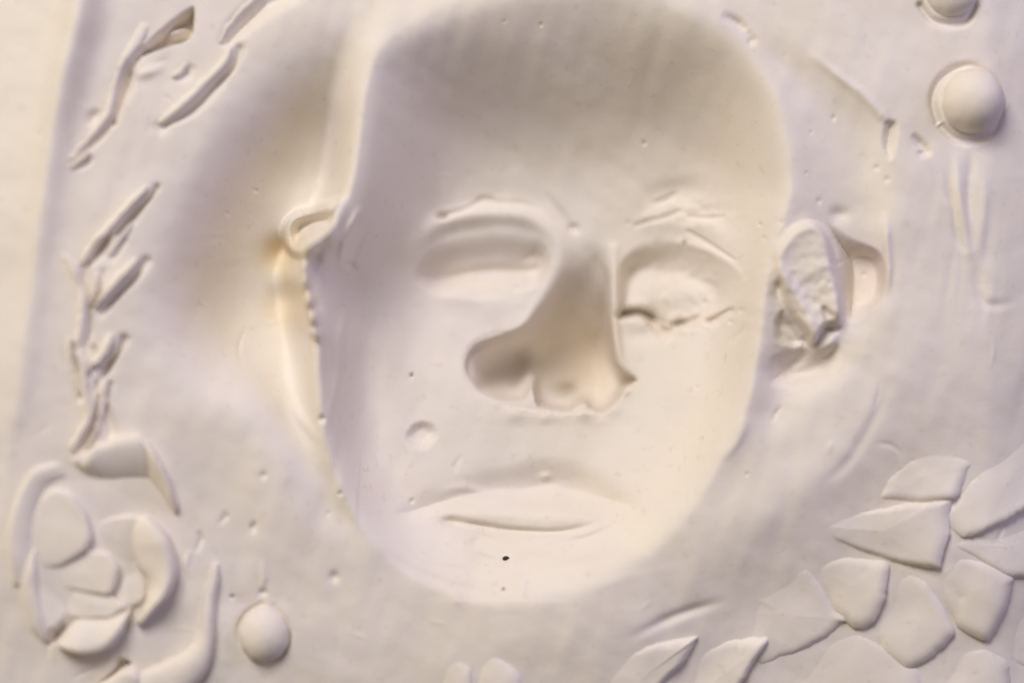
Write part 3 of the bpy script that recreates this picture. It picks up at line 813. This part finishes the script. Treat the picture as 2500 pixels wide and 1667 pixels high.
for k, (p, h) in enumerate(leaves):
    strip('leaf', [(a - 9, b - 5, c * .9) for a, b, c in p], h, twig, 40 + k)
twig2 = strip('twig', [(335, 60, 10), (312, 110, 14), (294, 150, 14), (276, 200, 13), (262, 250, 11), (235, 300, 9), (200, 340, 7), (170, 372, 4)], 9, root, 60, label='upper twig with a cut triangle beside it')
for k, (p, h) in enumerate([
    ([(530, 108, 4), (512, 145, 9), (466, 198, 11), (418, 245, 10), (368, 285, 5)], 12),
    ([(600, -12, 12), (560, 28, 14), (524, 70, 10), (505, 98, 5)], 7),
    ([(430, 148, 3), (415, 166, 7), (398, 180, 4)], 10),
    ([(215, 352, 3), (195, 372, 6), (172, 388, 4)], 9)]):
    strip('leaf', p, h, twig2, 70 + k)

# ---- overlapping scales, lower right
scales = [
    ([(2165, 1012), (2238, 1066), (2195, 1142), (2120, 1150), (2030, 1142), (2040, 1102), (2100, 1055)], (.05, -.12), 16),
    ([(1848, 1206), (1990, 1180), (2174, 1156), (2166, 1230), (2150, 1298), (2085, 1292), (2015, 1272), (1920, 1240)], (.10, -.10), 20),
    ([(2188, 1185), (2255, 1092), (2352, 1012), (2440, 1000), (2440, 1120), (2352, 1180), (2240, 1226)], (-.05, -.20), 20),
    ([(2195, 1256), (2268, 1210), (2352, 1200), (2450, 1215), (2440, 1330), (2330, 1325), (2260, 1285)], (-.02, -.14), 16),
    ([(1868, 1300), (1945, 1282), (2040, 1302), (2032, 1370), (2010, 1425), (1978, 1442), (1920, 1400)], (.16, .02), 20),
    ([(2056, 1316), (2105, 1322), (2140, 1350), (2194, 1456), (2150, 1505), (2096, 1534), (2040, 1500), (2022, 1450)], (.10, .02), 18),
    ([(2150, 1312), (2215, 1282), (2290, 1310), (2334, 1336), (2320, 1400), (2282, 1470), (2215, 1440)], (.14, .0), 18),
    ([(1676, 1410), (1730, 1350), (1800, 1306), (1860, 1310), (1915, 1410), (1945, 1428), (1870, 1480), (1760, 1530), (1700, 1500)], (.03, .03), 12),
    ([(1750, 1560), (1850, 1500), (1972, 1462), (2030, 1500), (2100, 1550), (2110, 1650), (1740, 1660)], (.02, .02), 12),
    ([(1600, 1510), (1680, 1480), (1758, 1484), (1712, 1555), (1668, 1650), (1570, 1660)], (.16, .0), 22),
    ([(1394, 1545), (1425, 1510), (1520, 1485), (1592, 1478), (1560, 1530), (1500, 1590), (1470, 1660), (1390, 1660)], (.10, -.04), 18),
    ([(1012, 1502), (1048, 1498), (1082, 1535), (1086, 1650), (1005, 1650)], (.12, 0), 14),
    ([(1094, 1508), (1118, 1494), (1150, 1512), (1184, 1548), (1200, 1650), (1082, 1650)], (.14, 0), 20),
    ([(2120, 1560), (2200, 1500), (2280, 1500), (2330, 1540), (2330, 1660), (2110, 1660)], (.05, 0), 12),
    ([(2300, 1480), (2345, 1400), (2440, 1370), (2450, 1560), (2350, 1540)], (.05, 0), 10),
]
for k, (P, t, h) in enumerate(scales):
    plate(P, {0: (.35, .9), 2: (.5, .85), 3: (.2, 1), 1: (.9, .45)}.get(k, (.85, .5)), h * 1.35, k, grow=1.15)

# ---- dark grit caught in the plaster
def grit(x, y, rx, ry, seed):
    r = np.random.default_rng(seed)
    V = []; na, nb = 10, 6
    for i in range(nb + 1):
        ph = math.pi * i / nb
        for j in range(na):
            th = 2 * math.pi * j / na
            k = 1 + r.uniform(-.12, .12)
            V.append(((x + rx * math.sin(ph) * math.cos(th) * k), (y + ry * math.sin(ph) * math.sin(th) * k), zb(x, y) + 3 * math.cos(ph)))
    V = np.array(V); V = toloc(V[:, 0], V[:, 1], V[:, 2])
    i = np.arange(na); j = (i + 1) % na
    Fc = np.vstack([np.stack([i + q * na, i + (q + 1) * na, j + (q + 1) * na, j + q * na], -1) for q in range(nb)])
    link('grit', V, Fc, root, GRAIN)
for k, g in enumerate([(1162, 1290, 9, 6), (1157, 1357, 3, 3), (937, 866, 3.4, 3.2), (533, 1370, 3, 3.6), (1592, 546, 4, 4)]):
    grit(*g, k)
